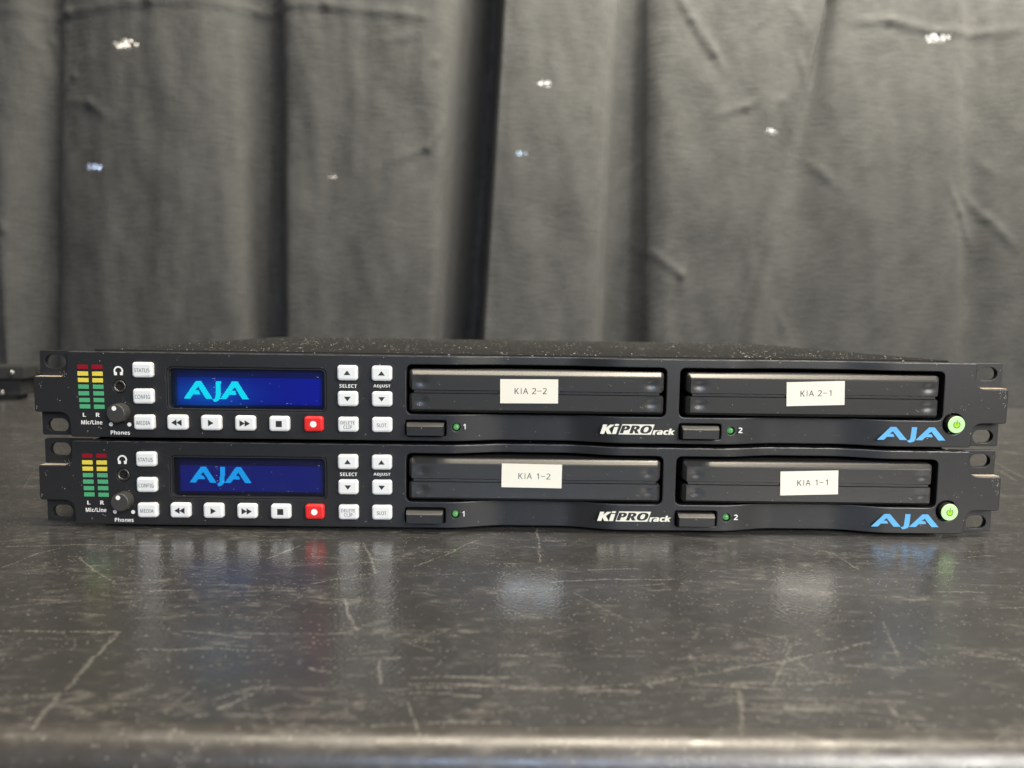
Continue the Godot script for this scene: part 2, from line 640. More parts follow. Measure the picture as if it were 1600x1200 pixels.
		var length := (profile[0][0] + 620.0) as float
		for i in profile.size():
			var a: Array = profile[maxi(i - 1, 0)]
			var b: Array = profile[mini(i + 1, profile.size() - 1)]
			if i > 0:
				length += Vector2(profile[i][0] - a[0], profile[i][1] - a[1]).length()
			var t2 := Vector2(b[0] - a[0], b[1] - a[1]).normalized()
			var nrm := Vector3(0, t2.x, -t2.y)
			if part == 0:
				nrm = Vector3.UP
			for x in [-1250.0, -400.0, 400.0, 1250.0]:
				v.append(Vector3(x, profile[i][1], profile[i][0]) * MM)
				nn.append(nrm)
				u1.append(Vector2((x + 400.0) / 800.0, length / 800.0))
		for i in profile.size() - 1:
			for c in 3:
				var q := i * 4 + c
				idx.append_array([q, q + 1, q + 5, q, q + 5, q + 4])
		arrays[Mesh.ARRAY_VERTEX] = v
		arrays[Mesh.ARRAY_NORMAL] = nn
		arrays[Mesh.ARRAY_TEX_UV] = u1
		arrays[Mesh.ARRAY_TEX_UV2] = u1
		arrays[Mesh.ARRAY_INDEX] = idx
		# clockwise from above
		var am := ArrayMesh.new()
		am.add_surface_from_arrays(Mesh.PRIMITIVE_TRIANGLES, arrays)
		var o := MeshInstance3D.new()
		o.name = "table_top" if part == 0 else "table_edge"
		o.mesh = am
		o.material_override = m if part == 0 else edge
		t.add_child(o)
	var under := MB.new()
	block(under, -1249, 1249, -37.5, -0.3, -605.5, 175.5, 0.1)
	put(t, "table_core", under, mat(lin(0.06, 0.045, 0.035), 0.8))
	for s in [[-1, -540.0], [1, -540.0], [-1, 110.0], [1, 110.0]]:
		var leg := MB.new()
		block(leg, s[0] * 1150 - 16, s[0] * 1150 + 16, -751.9, -37.6, s[1] - 16, s[1] + 16, 1.0, 3.0)
		put(t, "leg", leg, M.dark_steel)

# ---------------------------------------------------------------- drape
func curtain_marks() -> Array:
	return [
		[-813,648,-810,584,-788,524], [-859,607,-825,568,-818,482], [-711,581,-763,521,-809,477], [-795,480,-731,472,-688,440], [-891,621,-770,626,-615,636,-450,638,-317,633,-129,615],
		[-229,371,-150,405,-103,466], [-150,520,-134,547,-115,585], [-240,570,-151,593], [259,688,300,625,348,550], [312,619,341,571,371,523], [461,665,497,612], [557,629,641,630,721,612,878,629],
		[334,462,401,483,436,502], [436,502,463,492,475,476], [481,590,512,520], [-906,299,-885,255,-866,227], [759,375,797,314,837,236], [794,359,844,304,906,237], [210,255,298,194,305,148],
		[396,605,439,638], [506,410,578,344], [813,415,862,371], [823,612,889,629], [472,151,511,65],
	]

func make_curtain() -> void:
	# cross-sections of the folds: [x near the top of the picture, how far it stands out, x near the table, how far it stands out]
	var key := [
		[-1500, 0, -1540, 0], [-1380, 30, -1400, 20], [-1250, -10, -1260, 0], [-1120, 25, -1150, 25], [-1000, 0, -1030, -5], [-930, 14, -920, 12], [-880, 24, -888, 24], [-840, 12, -872, -4], [-818, -10, -846, -26], [-796, -12, -822, -24], [-772, 8, -796, 4],
		[-690, 28, -690, 26], [-560, 34, -560, 30], [-492, 24, -474, 20], [-456, -8, -462, -50], [-428, -20, -428, -74], [-406, -8, -406, -30], [-396, 18, -398, 18], [-370, 30, -372, 26], [-300, 34, -298, 28], [-180, 34, -180, 26], [-116, 20, -136, 8], [-94, -60, -124, -75],
		[-60, -190, -92, -215], [-34, -175, -62, -195], [-26, -40, -54, -40], [-24, 28, -50, 28], [-8, 36, -34, 36], [50, 36, 36, 34], [138, 28, 130, 26], [164, 4, 156, -4], [182, -22, 174, -36], [208, -30, 212, -52], [222, -16, 234, -26], [232, 10, 246, 8], [262, 26, 270, 22], [330, 30, 302, 20], [462, 26, 370, 14],
		[510, 12, 404, -14], [532, -14, 440, 12], [556, 14, 510, -8], [642, 26, 612, 18], [744, 20, 750, 8], [770, 12, 796, 2], [800, -6, 838, -16], [836, 0, 880, 6], [890, 14, 925, 12], [1060, 28, 1060, 20], [1180, -6, 1190, -4], [1320, 24, 1320, 20], [1480, 0, 1480, 0],
	]
	var cols := []                                    # each: [Vector2 top, Vector2 bottom]
	for i in range(1, key.size() - 2):
		var p := []
		for o in [-1, 0, 1, 2]:
			var q: Array = key[i + o]
			p.append([Vector2(q[0], q[1]), Vector2(q[2], q[3])])
		var n := maxi(5, ceili(p[1][0].distance_to(p[2][0]) / 4.5))
		for s in n:
			var w := float(s) / n
			cols.append([p[1][0].cubic_interpolate(p[2][0], p[0][0], p[3][0], w), p[1][1].cubic_interpolate(p[2][1], p[0][1], p[3][1], w)])
	var rows := []
	var y := -748.0
	while y < 1500.0:
		rows.append(y)
		y += 24.0 if y < -60.0 or y > 760.0 else 4.5
	var nx := cols.size()
	var ny := rows.size()
	var big := FastNoiseLite.new()
	big.seed = 77
	big.frequency = 1.0 / 170.0
	big.fractal_octaves = 3
	var fine := FastNoiseLite.new()
	fine.seed = 78
	fine.frequency = 1.0 / 26.0
	fine.fractal_octaves = 3
	var flat := PackedVector2Array()
	var zz := PackedFloat32Array()
	flat.resize(nx * ny)
	zz.resize(nx * ny)
	for j in ny:
		var w := clampf((rows[j] - 80.0) / 510.0, -0.25, 1.15)
		for i in nx:
			var c: Vector2 = cols[i][1].lerp(cols[i][0], w)
			var k := j * nx + i
			flat[k] = Vector2(c.x, rows[j])
			var top := clampf((rows[j] - 150.0) / 450.0, 0.0, 1.0)
			zz[k] = c.y + big.get_noise_2d(c.x, rows[j] * 0.35) * 9.0 + big.get_noise_2d(c.x * 2.1 + 700.0, rows[j] * 1.6) * (0.5 + 1.1 * top) + fine.get_noise_2d(c.x, rows[j] * 0.8) * (0.05 + 0.28 * top)
	for line in curtain_marks():
		for q in range(0, line.size() - 2, 2):
			var a := Vector2(line[q], line[q + 1])
			var b := Vector2(line[q + 2], line[q + 3])
			var box := Rect2(a, Vector2.ZERO).expand(b).grow(20.0)
			for j in ny:
				if rows[j] < box.position.y or rows[j] > box.end.y:
					continue
				for i in nx:
					var k := j * nx + i
					if not box.has_point(flat[k]):
						continue
					var near := Geometry2D.get_closest_point_to_segment(flat[k], a, b)
					var d := near.distance_to(flat[k])
					var side := signf((b - a).cross(flat[k] - a))
					zz[k] = zz[k] + (3.4 * exp(-d * d / 75.0) - 0.6 * exp(-pow(d - 10.0, 2.0) / 70.0) * (1.0 if side * signf(b.x - a.x) < 0.0 else 0.1)) * (0.75 + 0.15 * big.get_noise_2d(flat[k].x * 1.2, flat[k].y * 1.2)) * clampf(minf(flat[k].distance_to(Vector2(line[0], line[1])), flat[k].distance_to(Vector2(line[-2], line[-1]))) / 45.0, 0.1, 1.0)
	var v := PackedVector3Array()
	var nn := PackedVector3Array()
	var uv := PackedVector2Array()
	v.resize(nx * ny)
	nn.resize(nx * ny)
	uv.resize(nx * ny)
	for k in nx * ny:
		v[k] = Vector3(flat[k].x, flat[k].y, -950.0 + zz[k]) * MM
	for j in ny:
		var run := 0.0
		for i in nx:
			var k := j * nx + i
			var du := v[j * nx + mini(i + 1, nx - 1)] - v[j * nx + maxi(i - 1, 0)]
			var dv := v[mini(j + 1, ny - 1) * nx + i] - v[maxi(j - 1, 0) * nx + i]
			nn[k] = du.cross(dv).normalized()
			if i > 0:
				run += v[k].distance_to(v[k - 1])
			uv[k] = Vector2(run, -v[k].y) / 0.75
	var idx := PackedInt32Array()
	for j in ny - 1:
		for i in nx - 1:
			var q := j * nx + i
			idx.append_array([q, q + nx, q + nx + 1, q, q + nx + 1, q + 1])
	var arrays := []
	arrays.resize(Mesh.ARRAY_MAX)
	arrays[Mesh.ARRAY_VERTEX] = v
	arrays[Mesh.ARRAY_NORMAL] = nn
	arrays[Mesh.ARRAY_TEX_UV] = uv
	arrays[Mesh.ARRAY_INDEX] = idx
	var am := ArrayMesh.new()
	am.add_surface_from_arrays(Mesh.PRIMITIVE_TRIANGLES, arrays)
	# weave: slubs along the weft, fainter warp, and an open mesh that lets a little light through
	var n := 1024
	var weft := noise_image(n, 0.11, 3, 31, 6, 1).get_data()
	var warp := noise_image(n, 0.16, 2, 32, 1, 16).get_data()
	var cloud := noise_image(n, 0.012, 4, 33).get_data()
	var thin := noise_image(n, 0.045, 3, 34).get_data()
	var grit := noise_image(n, 0.16, 2, 35).get_data()
	var colour := PackedByteArray()
	var height := PackedByteArray()
	colour.resize(n * n * 4)
	height.resize(n * n)
	for i in n * n:
		var h := weft[i] * 0.36 + warp[i] * 0.22 + grit[i] * 0.42
		height[i] = int(h)
		var g := 0.54 + 0.12 * (h - 128.0) / 128.0 + 0.03 * (cloud[i] - 128.0) / 128.0
		colour[i * 4] = clampi(int(g * 255.0), 0, 255)
		colour[i * 4 + 1] = clampi(int(g * 255.0), 0, 255)
		colour[i * 4 + 2] = clampi(int(g * 250.0), 0, 255)
		var open := clampf((grit[i] * 0.5 + weft[i] * 0.4 + warp[i] * 0.4 - 140.0) / 50.0, 0.0, 1.0)
		colour[i * 4 + 3] = int(255.0 - 26.0 * open)
	var m := mat(Color(0.485, 0.485, 0.49), 0.85, 0.0, 0.3)
	m.albedo_texture = tex(Image.create_from_data(n, n, false, Image.FORMAT_RGBA8, colour))
	m.transparency = BaseMaterial3D.TRANSPARENCY_ALPHA
	m.heightmap_enabled = true
	m.heightmap_texture = tex(Image.create_from_data(n, n, false, Image.FORMAT_L8, height))
	m.heightmap_scale = 0.11
	m.rim_enabled = true
	m.rim = 0.25
	m.rim_tint = 0.6
	var o := MeshInstance3D.new()
	o.name = "curtain"
	o.mesh = am
	o.material_override = m
	add_child(o)
	tag(o, "black pleated cloth drape hanging behind the table", "curtain")

func make_stage_lamps() -> void:
	var list := [
		[-2237, 1674, 62, Color(1.0, 0.95, 0.88), 1.3, "warm lamp glowing through the drape near its upper left corner"],
		[191, 1499, 46, Color(1.0, 0.98, 0.95), 1.0, "white lamp glowing through the drape just right of its darkest fold, higher of two"],
		[-2445, 983, 52, Color(0.8, 0.88, 1.0), 0.9, "bluish lamp glowing low through the drape at far left"],
		[-1042, 949, 36, Color(1.0, 0.97, 0.9), 0.7, "small lamp glowing through the wide pleat left of the darkest fold"],
		[67, 1096, 40, Color(0.78, 0.9, 1.0), 1.0, "bluish lamp glowing through the drape just right of its darkest fold, lower of two"],
		[1532, 1247, 44, Color(1.0, 0.98, 0.95), 1.0, "white lamp glowing through the drape right of centre above the power buttons"],
		[2462, 1789, 70, Color(1.0, 0.98, 0.94), 1.3, "large white lamp glowing through the drape near its upper right corner"],
	]
	for l in list:
		var t := thing("stage_lamp", l[5], "lamp", Vector3(l[0], l[1], -4000), 0.0, "lamps glowing behind the drape")
		var r: float = l[2] * 1.35
		var body := MB.new()
		block(body, -r * 1.15, r * 1.15, -r * 0.55, r * 0.55, -170, 0, 6.0, r * 0.2)
		put(t, "lamp_housing", body, M.rubber)
		for k in 26:
			var at := Vector2(clampf(rng.randfn(0.0, 0.30), -0.95, 0.95) * r, clampf(rng.randfn(0.0, 0.10), -0.4, 0.4) * r)
			var rr := r * rng.randf_range(0.05, 0.11)
			var lens := MB.new()
			lathe(lens, at.x, at.y, [[rr, 0.1], [rr * 0.9, 3.0 + k * 0.2], [rr * 0.5, 6.0 + k * 0.2], [rr * 0.1, 7.0 + k * 0.2]], 12, false, true)
			put(t, "lamp_lens", lens, glow(l[3], 26.0 * l[4] * rng.randf_range(0.3, 1.2)))
		var yoke := MB.new()
		block(yoke, -8, 8, r * 0.56, r * 0.56 + 260.0, -90, -74, 1.0, 3.0)
		put(t, "hanging_bracket", yoke, M.rubber)

# ---------------------------------------------------------------- case at the left edge
func make_case() -> void:
	var t := thing("equipment_case", "black equipment case with pale screws at the left edge of the table", "case", Vector3(-612, 0, -548), deg_to_rad(9.0))
	var mb := MB.new()
	block(mb, -430, -2, 6, 27, -40, 0, 0.8, 2.0)
	put(t, "body", mb, M.rubber)
	mb = MB.new()
	block(mb, -430, 6, 27.2, 43, -44, 8, 1.2, 2.0)
	put(t, "lid", mb, M.rubber)
	mb = MB.new()
	block(mb, 6.2, 14, 31, 40, -30, -22, 0.5, 1.0)
	put(t, "latch_tab", mb, M.dark_steel)
	for x in [-22.0, -400.0]:
		mb = MB.new()
		block(mb, x - 22, x + 12, 0.0, 6.0, -34, -4, 0.8, 2.0)
		put(t, "foot", mb, M.rubber)
	for s in [[-30, 43.4, 9], [-8, 35.5, 9], [-24, 10.0, 1.2]]:
		mb = MB.new()
		lathe(mb, s[0], s[1] - (3.4 if s[1] > 43.0 else 0.0), [[3.0, s[2] - 1.0], [3.0, s[2] + 0.6], [2.2, s[2] + 1.4], [0.6, s[2] + 1.6]], 16, false, true)
		put(t, "screw", mb, M.steel)

# ---------------------------------------------------------------- recorders
func make_recorders() -> void:
	var a: Node3D = make_unit()
	tag(a, "lower black rack recorder, dim blue screen, standing on the table", "recorder", "stacked rack recorders")
	a.position = Vector3(0, 1.8, 0) * MM
	var b: Node3D = a.duplicate()
	b.name = "rack_recorder_001"
	add_child(b, true)
	tag(b, "upper black rack recorder, bright cyan screen, stacked on the other one", "recorder", "stacked rack recorders")
	b.position = Vector3(0.26, 46.25, 1.03) * MM
	b.rotation.y = 0.00249
	for o in a.get_children():
		if o.name.begins_with("foot"):
			o.position.y = -0.6 * MM
	for pair in [[a, false], [b, true]]:
		var s: MeshInstance3D = pair[0].get_node("display_window/screen")
		s.material_override = screen_material(pair[1])
	var d := make_drive()
	var spots := [
		[a, 6.0, 0.0, "KIA 1-2", [-10.6, 19.4, 21.8, 33.75, -0.5], "lower left drive module with cream KIA 1-2 sticker", [-2.2, 13.7]],
		[a, 143.2, -0.3, "KIA 1-1", [128.9, 157.9, 19.8, 31.9, 1.9], "lower right drive module with cream KIA 1-1 sticker", [137.4, 153.2]],
		[b, 6.0, 0.2, "KIA 2-2", [-12.1, 16.4, 19.8, 31.7, 0.5], "upper left drive module with cream KIA 2-2 sticker", [-5.0, 10.8]],
		[b, 143.2, 0.0, "KIA 2-1", [129.3, 158.1, 20.5, 32.4, 2.0], "upper right drive module with cream KIA 2-1 sticker", [136.2, 152.0]],
	]
	for k in spots.size():
		var s: Array = spots[k]
		var o: Node3D = d if k == 0 else d.duplicate()
		if k > 0:
			o.name = "drive_module_%03d" % k
			add_child(o, true)
		var u: Node3D = s[0]
		o.transform = u.transform * Transform3D(Basis.IDENTITY, Vector3(s[1], 14.6, s[2]) * MM)
		tag(o, s[5], "drive module", "drive modules in the recorder slots")
	for k in spots.size():
		var s: Array = spots[k]
		var o: Node3D = get_node("drive_module" if k == 0 else "drive_module_%03d" % k)
		var q: Array = s[4]
		var mb := MB.new()
		var cx: float = (q[0] + q[1]) / 2.0 - s[1]
		var cy: float = (q[2] + q[3]) / 2.0 - 14.6
		block(mb, -(q[1] - q[0]) / 2.0, (q[1] - q[0]) / 2.0, -(q[3] - q[2]) / 2.0, (q[3] - q[2]) / 2.0, -0.12, 0.1, 0.02)
		var lab := put(o, "sticker", mb, M.label)
		lab.position = Vector3(cx, cy, 2.18) * MM
		lab.rotation.z = deg_to_rad(q[4])
		var text := MB.new()
		var tx0: float = s[6][0] - s[1] - cx
		var tx1: float = s[6][1] - s[1] - cx
		var ty := 0.15 if k != 0 else -0.1
		var tw := tx1 - tx0
		write_text(text, "K", tx0, tx0 + tw * 0.135, ty - 1.45, ty + 1.45, 0.13)
		flat_shape(text, rrect(tx0 + tw * 0.195, tx0 + tw * 0.215, ty - 1.45, ty + 1.45, 0.02), 0.13)
		write_text(text, "A", tx0 + tw * 0.265, tx0 + tw * 0.42, ty - 1.45, ty + 1.45, 0.13)
		var parts: PackedStringArray = s[3].substr(4).split("-")
		var w := tx1 - tx0
		digit(text, parts[0], tx0 + w * 0.545, w * 0.125, ty)
		flat_shape(text, PackedVector2Array([Vector2(tx0 + w * 0.70, ty - 0.12), Vector2(tx0 + w * 0.835, ty - 0.12), Vector2(tx0 + w * 0.835, ty + 0.14), Vector2(tx0 + w * 0.70, ty + 0.14)]), 0.13)
		digit(text, parts[1], tx0 + w * 0.875, w * 0.125, ty)
		put(lab, "lettering", text, M.grey_ink)

func digit(mb: MB, d: String, x: float, w: float, y: float) -> void:
	if d == "1":
		write_text(mb, d, x + w * 0.2, x + w * 0.75, y - 1.45, y + 1.45, 0.13, -0.1)
	else:
		write_text(mb, d, x, x + w, y - 1.45, y + 1.45, 0.13, -0.1)

# the pixels of the screen: a blue field with the maker's mark lit in cyan
func mark_outline(x0: float, x1: float, y0: float, y1: float) -> Array:
	var sx := (x1 - x0) / 951.0
	var sy := (y1 - y0) / 185.0
	var out := []
	var letter := [180, 425, 275, 425, 320, 380, 420, 380, 400, 340, 352, 337, 395, 302, 500, 425, 598, 425, 437, 240, 360, 240]
	for shift in [0.0, 533.0]:
		var p := PackedVector2Array()
		for i in range(0, letter.size(), 2):
			p.append(Vector2(x0 + (letter[i] + shift - 180.0) * sx, y0 + (425.0 - letter[i + 1]) * sy))
		out.append(p)
	var hook := [655, 240, 643, 402, 634, 420, 615, 429, 598, 426, 604, 440, 628, 462, 662, 455, 692, 440, 708, 424, 716, 402, 728, 240]
	var j := PackedVector2Array()
	for i in range(0, hook.size(), 2):
		j.append(Vector2(x0 + (hook[i] - 180.0) * sx, y0 + (425.0 - hook[i + 1]) * sy))
	out.append(j)
	return out

func screen_material(bright: bool) -> StandardMaterial3D:
	# 76 x 20 mm of glass, 220 x 58 dots of 4 x 4 texels
	var w := 220
	var h := 58
	var im := Image.create(w * 4, h * 4, false, Image.FORMAT_RGB8)
	var shapes: Array
	if bright:
		shapes = mark_outline(-169.3, -137.2, 19.55, 28.3)
	else:
		shapes = mark_outline(-168.0, -136.6, 21.0, 29.3)
	for y in h:
		for x in w:
			var p := Vector2(-175.4 + 76.6 * (x + 0.5) / w, 35.0 - 20.6 * (y + 0.5) / h)
			var lit := false
			for s in shapes:
				lit = lit or Geometry2D.is_point_in_polygon(p, s)
			var active := p.x > -172.6 and p.x < -100.9 and p.y > 17.0 and p.y < 29.9
			var ground: Color
			var edge := clampf(minf(minf(p.x + 174.6, -99.4 - p.x) / 3.0, minf(34.4 - p.y, p.y - 14.9) / 2.0), 0.0, 1.0)
			if bright:
				var across := clampf((p.x + 172.0) / 70.0, 0.0, 1.0)
				var spill := exp(-Vector2((p.x + 157.0) / 21.0, (p.y - 22.0) / 7.0).length_squared())
				ground = Color(0.0, 0.10, 0.46).lerp(Color(0.0, 0.075, 0.62), across) if active else Color(0.0, 0.035, 0.22).lerp(Color(0.01, 0.05, 0.32), across)
				ground = ground.lerp(Color(0.0, 0.38, 0.84), spill * 0.8)
				if absf(p.y - 16.6) < 0.25:
					ground = ground.lerp(Color(0.0, 0.42, 0.85), spill * 0.8)
			else:
				ground = Color(0.06, 0.10, 0.45) if active else Color(0.035, 0.045, 0.20)
			ground = Color(ground.r * (0.35 + 0.65 * edge), ground.g * (0.35 + 0.65 * edge), ground.b * (0.3 + 0.7 * edge))
			if y % 2 == 1:
				ground = ground.darkened(0.12)
			var c := (Color(0.0, 0.90, 1.0) if bright else Color(0.06, 0.62, 0.95)) if lit else ground
			for b in 4:
				for a in 4:
					var gap := 0.86 if (lit or active) and (a == 3 or b == 3) else 1.0
					im.set_pixel(x * 4 + a, y * 4 + b, Color(c.r * gap, c.g * gap, c.b * gap))
	var m := mat(Color(0.02, 0.02, 0.03), 0.3)
	m.emission_enabled = true
	m.emission = Color.BLACK
	m.emission_texture = tex(im)
	m.emission_energy_multiplier = 1.08
	return m

func faceplate_outline() -> PackedVector2Array:
	var p := PackedVector2Array()
	# counter-clockwise from the bottom left
	var r := PackedVector2Array()
	arc(r, 223.2, 0.8, 0.8, -90, 0, 3)                    # bottom right corner
	arc(r, 229.2, 7.2, 5.0, 180, 90, 8)                   # lower notch
	arc(r, 240.1, 13.4, 1.2, -90, 0, 4)                   # ear tab
	arc(r, 240.3, 28.6, 1.0, 0, 90, 4)
	arc(r, 229.2, 34.1, 4.5, 270, 180, 8)                 # upper notch
	arc(r, 224.0, 41.6, 0.7, 0, 90, 3)
	for q in r:
		p.append(q)
	for i in range(r.size() - 1, -1, -1):
		p.append(Vector2(-r[i].x, r[i].y))
	return p

func make_unit() -> Node3D:
	var u := thing("rack_recorder", "", "recorder")
	# --- faceplate with its openings
	var screen_hole := rrect(-176.2, -98.1, 14.0, 35.3, 2.6)
	var slots := [rrect(-58.4, 70.3, 13.4, 38.0, 2.6), rrect(77.0, 208.9, 13.4, 38.0, 2.6)]
	var eject := [rrect(-58.9, -38.7, 2.5, 10.4, 0.9), rrect(77.2, 98.2, 2.5, 10.4, 0.9)]
	var holes := [screen_hole, circle(-199.4, 25.3, 3.3), circle(-33.74, 7.04, 2.0), circle(103.4, 6.95, 2.0), circle(214.7, 11.9, 5.4)]
	for s in slots + eject:
		holes.append(subdivide(s, 2.0))
	var strips := PackedFloat32Array()
	var x := -242.0
	while x < 243.0:
		strips.append(x)
		x += 1.5 if x > -40.0 and x < 190.0 else 6.0
	for c in [-199.4, -33.74, 103.4, 214.7, -137.0]:
		strips.append(c)
	strips.append(-242.9)
	strips.append(242.9)
	strips.sort()
	var mb := MB.new()
	plate(mb, subdivide(faceplate_outline(), 2.0), holes, 0.0, -5.4, 0.5, true, strips, true)
	var face := put(u, "faceplate", mb, M.panel, 35.0)
	# --- ears with their oblong holes
	for s in [-1.0, 1.0]:
		mb = MB.new()
		var h := []
		for y in [36.85, 4.95]:
			h.append(rrect(s * 233.5 - 5.2, s * 233.5 + 5.2, y - 3.4, y + 3.4, 3.4, 8))
		plate(mb, rrect(minf(s * 218.0, s * 241.2), maxf(s * 218.0, s * 241.2), 0.0, 42.3, 1.0), h, -5.42, -8.1, 0.25, false, PackedFloat32Array([-243, -233.5, -220, 220, 233.5, 243]))
		var ear := put(u, "rack_ear", mb, M.panel, 35.0)
		mb = MB.new()
		block(mb, minf(s * 228.6, s * 240.9), maxf(s * 228.6, s * 240.9), 29.58, 29.85, -5.3, -0.9, 0.1)
		put(ear, "dust", mb, M.dust)
	# --- chassis
	mb = MB.new()
	for q in [[-217.5, 217.5, 42.0, 43.0, -318.0, -12.0], [-217.5, 217.5, 0.9, 1.9, -318.0, -12.0], [-217.5, -216.5, 1.9, 42.0, -318.0, -8.2], [216.5, 217.5, 1.9, 42.0, -318.0, -8.2], [-216.5, 216.5, 1.9, 42.0, -318.0, -317.0]]:
		block(mb, q[0], q[1], q[2], q[3], q[4], q[5], 0.15)
	put(u, "chassis", mb, M.cover)
	mb = MB.new()
	for i in 650:
		var at := Vector3(rng.randf_range(-214.0, 214.0), 43.0, -13.0 - 300.0 * pow(rng.randf(), 1.6))
		if sin(at.x * 0.045 + 1.0) * 0.5 + sin(at.x * 0.017 + at.z * 0.03) * 0.5 + 0.25 < rng.randf_range(-0.6, 0.7) and absf(at.x) < 190.0:
			continue
		var l := rng.randf_range(0.15, 0.5) if rng.randf() < 0.8 else rng.randf_range(0.5, 1.6)
		var hgt := rng.randf_range(0.15, 0.42)
		var d := Vector3.RIGHT.rotated(Vector3.UP, rng.randf() * TAU) * l
		var q := Vector3(-d.z, 0, d.x).normalized() * 0.16
		mb.quad(at - d, at + q, at + Vector3(0, hgt, 0), at - d * 0.3 + Vector3(0, hgt * 0.7, 0), Vector3.BACK)
		mb.quad(at + d, at - q, at + Vector3(0, hgt, 0), at + d * 0.4 + Vector3(0, hgt * 0.8, 0), Vector3.BACK)
	put(u, "dust", mb, M.lint).set_meta("kind", "stuff")
	mb = MB.new()
	block(mb, -59.0, 209.5, 12.0, 14.5, -160.0, -12.5, 0.2)
	block(mb, -59.0, 209.5, 37.4, 38.4, -160.0, -12.5, 0.2)
	block(mb, -212.0, -70.0, 2.2, 41.9, -13.3, -12.1, 0.1)
	block(mb, -70.0, 213.0, 2.2, 11.8, -14.5, -13.3, 0.1)
	put(u, "drive_bay", mb, M.inside)
	for q in [[-190, -40], [190, -40], [-190, -290], [190, -290]]:
		mb = MB.new()
		block(mb, q[0] - 9.0, q[0] + 9.0, -1.2, 1.5, q[1] - 9.0, q[1] + 9.0, 0.3, 3.0)
		put(u, "foot", mb, M.rubber)
	# --- level meters
	for c in 2:
		for k in 7:
			var cx := -217.05 + 0.22 * k * 0.35 + c * 7.05 + rng.randf_range(-0.1, 0.1)
			var cy := 34.8 - 3.27 * k + rng.randf_range(-0.08, 0.08)
			mb = MB.new()
			block(mb, cx - 2.95, cx + 2.95, cy - 1.42, cy + 1.42, 0.0, 0.03, 0.01)
			put(u, "meter_frame", mb, M.inside)
			mb = MB.new()
			block(mb, cx - 2.6, cx + 2.6, cy - 1.08, cy + 1.02, 0.02, 0.12, 0.05)
			put(u, "meter_segment", mb, M.red_lens if k == 0 else (M.yellow_lens if k < 3 else M.green_lens))
	# --- printing on the faceplate
	var words := [["L", -217.75, -216.2, 10.1, 12.05, 0.9], ["R", -211.3, -209.4, 10.1, 12.1, 0.9], ["Mic/Line", -218.6, -208.3, 6.3, 8.5, 0.9], ["Phones", -204.3, -194.9, 1.35, 3.5, 0.9], ["SELECT", -91.4, -82.8, 26.1, 27.9, 0.9], ["ADJUST", -74.7, -66.2, 26.15, 27.95, 0.9], ["1", -30.2, -29.0, 6.2, 8.9, 0.7], ["2", 106.9, 108.95, 6.0, 8.8, 0.7]]
	for w in words:
		mb = MB.new()
		write_text(mb, w[0], w[1], w[2], w[3], w[4], 0.04, w[5])
		put(face, "lettering", mb, M.white_ink)
	for d in [-204.1, -195.05]:
		mb = MB.new()
		lathe(mb, d, 6.5, [[1.0, 0.0], [0.98, 0.04]], 18)
		put(face, "printed_dot", mb, M.white_ink)
	mb = MB.new()                                             # headphone sign
	var hp := PackedVector2Array()
	arc(hp, -199.6, 33.0, 2.35, -42, 222, 18)
	arc(hp, -199.6, 33.0, 1.55, 222, -42, 18)
	flat_shape(mb, hp, 0.04)
	for s in [-1.0, 1.0]:
		flat_shape(mb, rrect(-199.6 + s * 1.45 - 0.72, -199.6 + s * 1.45 + 0.72, 30.85, 32.5, 0.35), 0.05)
	put(face, "headphone_sign", mb, M.white_ink)
	# --- product mark: slanted letters, a box with dark letters, a small word
	var logo := MB.new()
	write_text(logo, "Ki", 38.2, 45.6, 4.75, 9.8, 0.04, 2.2, 0.3)
	flat_shape(logo, PackedVector2Array([Vector2(47.1, 4.6), Vector2(63.2, 4.6), Vector2(65.0, 9.75), Vector2(48.9, 9.75)]), 0.04)
	write_text(logo, "rack", 64.2, 74.6, 4.65, 7.75, 0.04, 2.0, 0.25)
	var logo_part := put(face, "product_mark", logo, M.cream_ink)
	mb = MB.new()
	write_text(mb, "PRO", 47.85, 62.7, 5.15, 9.2, 0.08, 2.1, 0.33)
	put(logo_part, "dark_lettering", mb, M.ink)
	mb = MB.new()
	for p in mark_outline(176.6, 211.1, 3.5, 10.05):
		flat_shape(mb, p, 0.04)
	put(face, "maker_mark", mb, M.blue_ink)
	# --- screen window
	mb = MB.new()
	plate(mb, rrect(-176.0, -98.3, 14.2, 35.1, 2.4), [rrect(-175.5, -98.8, 14.7, 34.6, 2.0)], -0.15, -4.6, 0.2, false, PackedFloat32Array([-180, -137, -90]))
	var win := put(u, "display_window", mb, M.ink)
	mb = MB.new()
	var sx := [-175.4, -98.8]
	var sy := [14.4, 35.0]
	for t in [[0, 0, 1, 0, 1, 1], [0, 0, 1, 1, 0, 1]]:
		mb.tri(Vector3(sx[t[0]], sy[t[1]], -3.2), Vector3(sx[t[2]], sy[t[3]], -3.2), Vector3(sx[t[4]], sy[t[5]], -3.2), Vector3.BACK)
	for p in mb.v:
		mb.uv.append(Vector2((p.x - sx[0]) / (sx[1] - sx[0]), 1.0 - (p.y - sy[0]) / (sy[1] - sy[0])))
	put(win, "screen", mb, M.ink)
	mb = MB.new()
	flat_shape(mb, rrect(-175.45, -98.85, 14.75, 34.55, 2.0), -0.5)
	put(win, "glass", mb, M.glass)
	mb = MB.new()
	for i in 26:
		var at := Vector3(rng.randf_range(-175.0, -99.0), 14.9 + 19.4 * pow(rng.randf(), 1.5), -0.46)
		var d := Vector3(rng.randfn(0, 0.22), rng.randfn(0, 0.09), 0)
		var q := Vector3(-d.y, d.x, 0).normalized() * rng.randf_range(0.05, 0.1)
		mb.quad(at - d - q, at + d - q, at + d + q, at - d + q, Vector3.BACK)
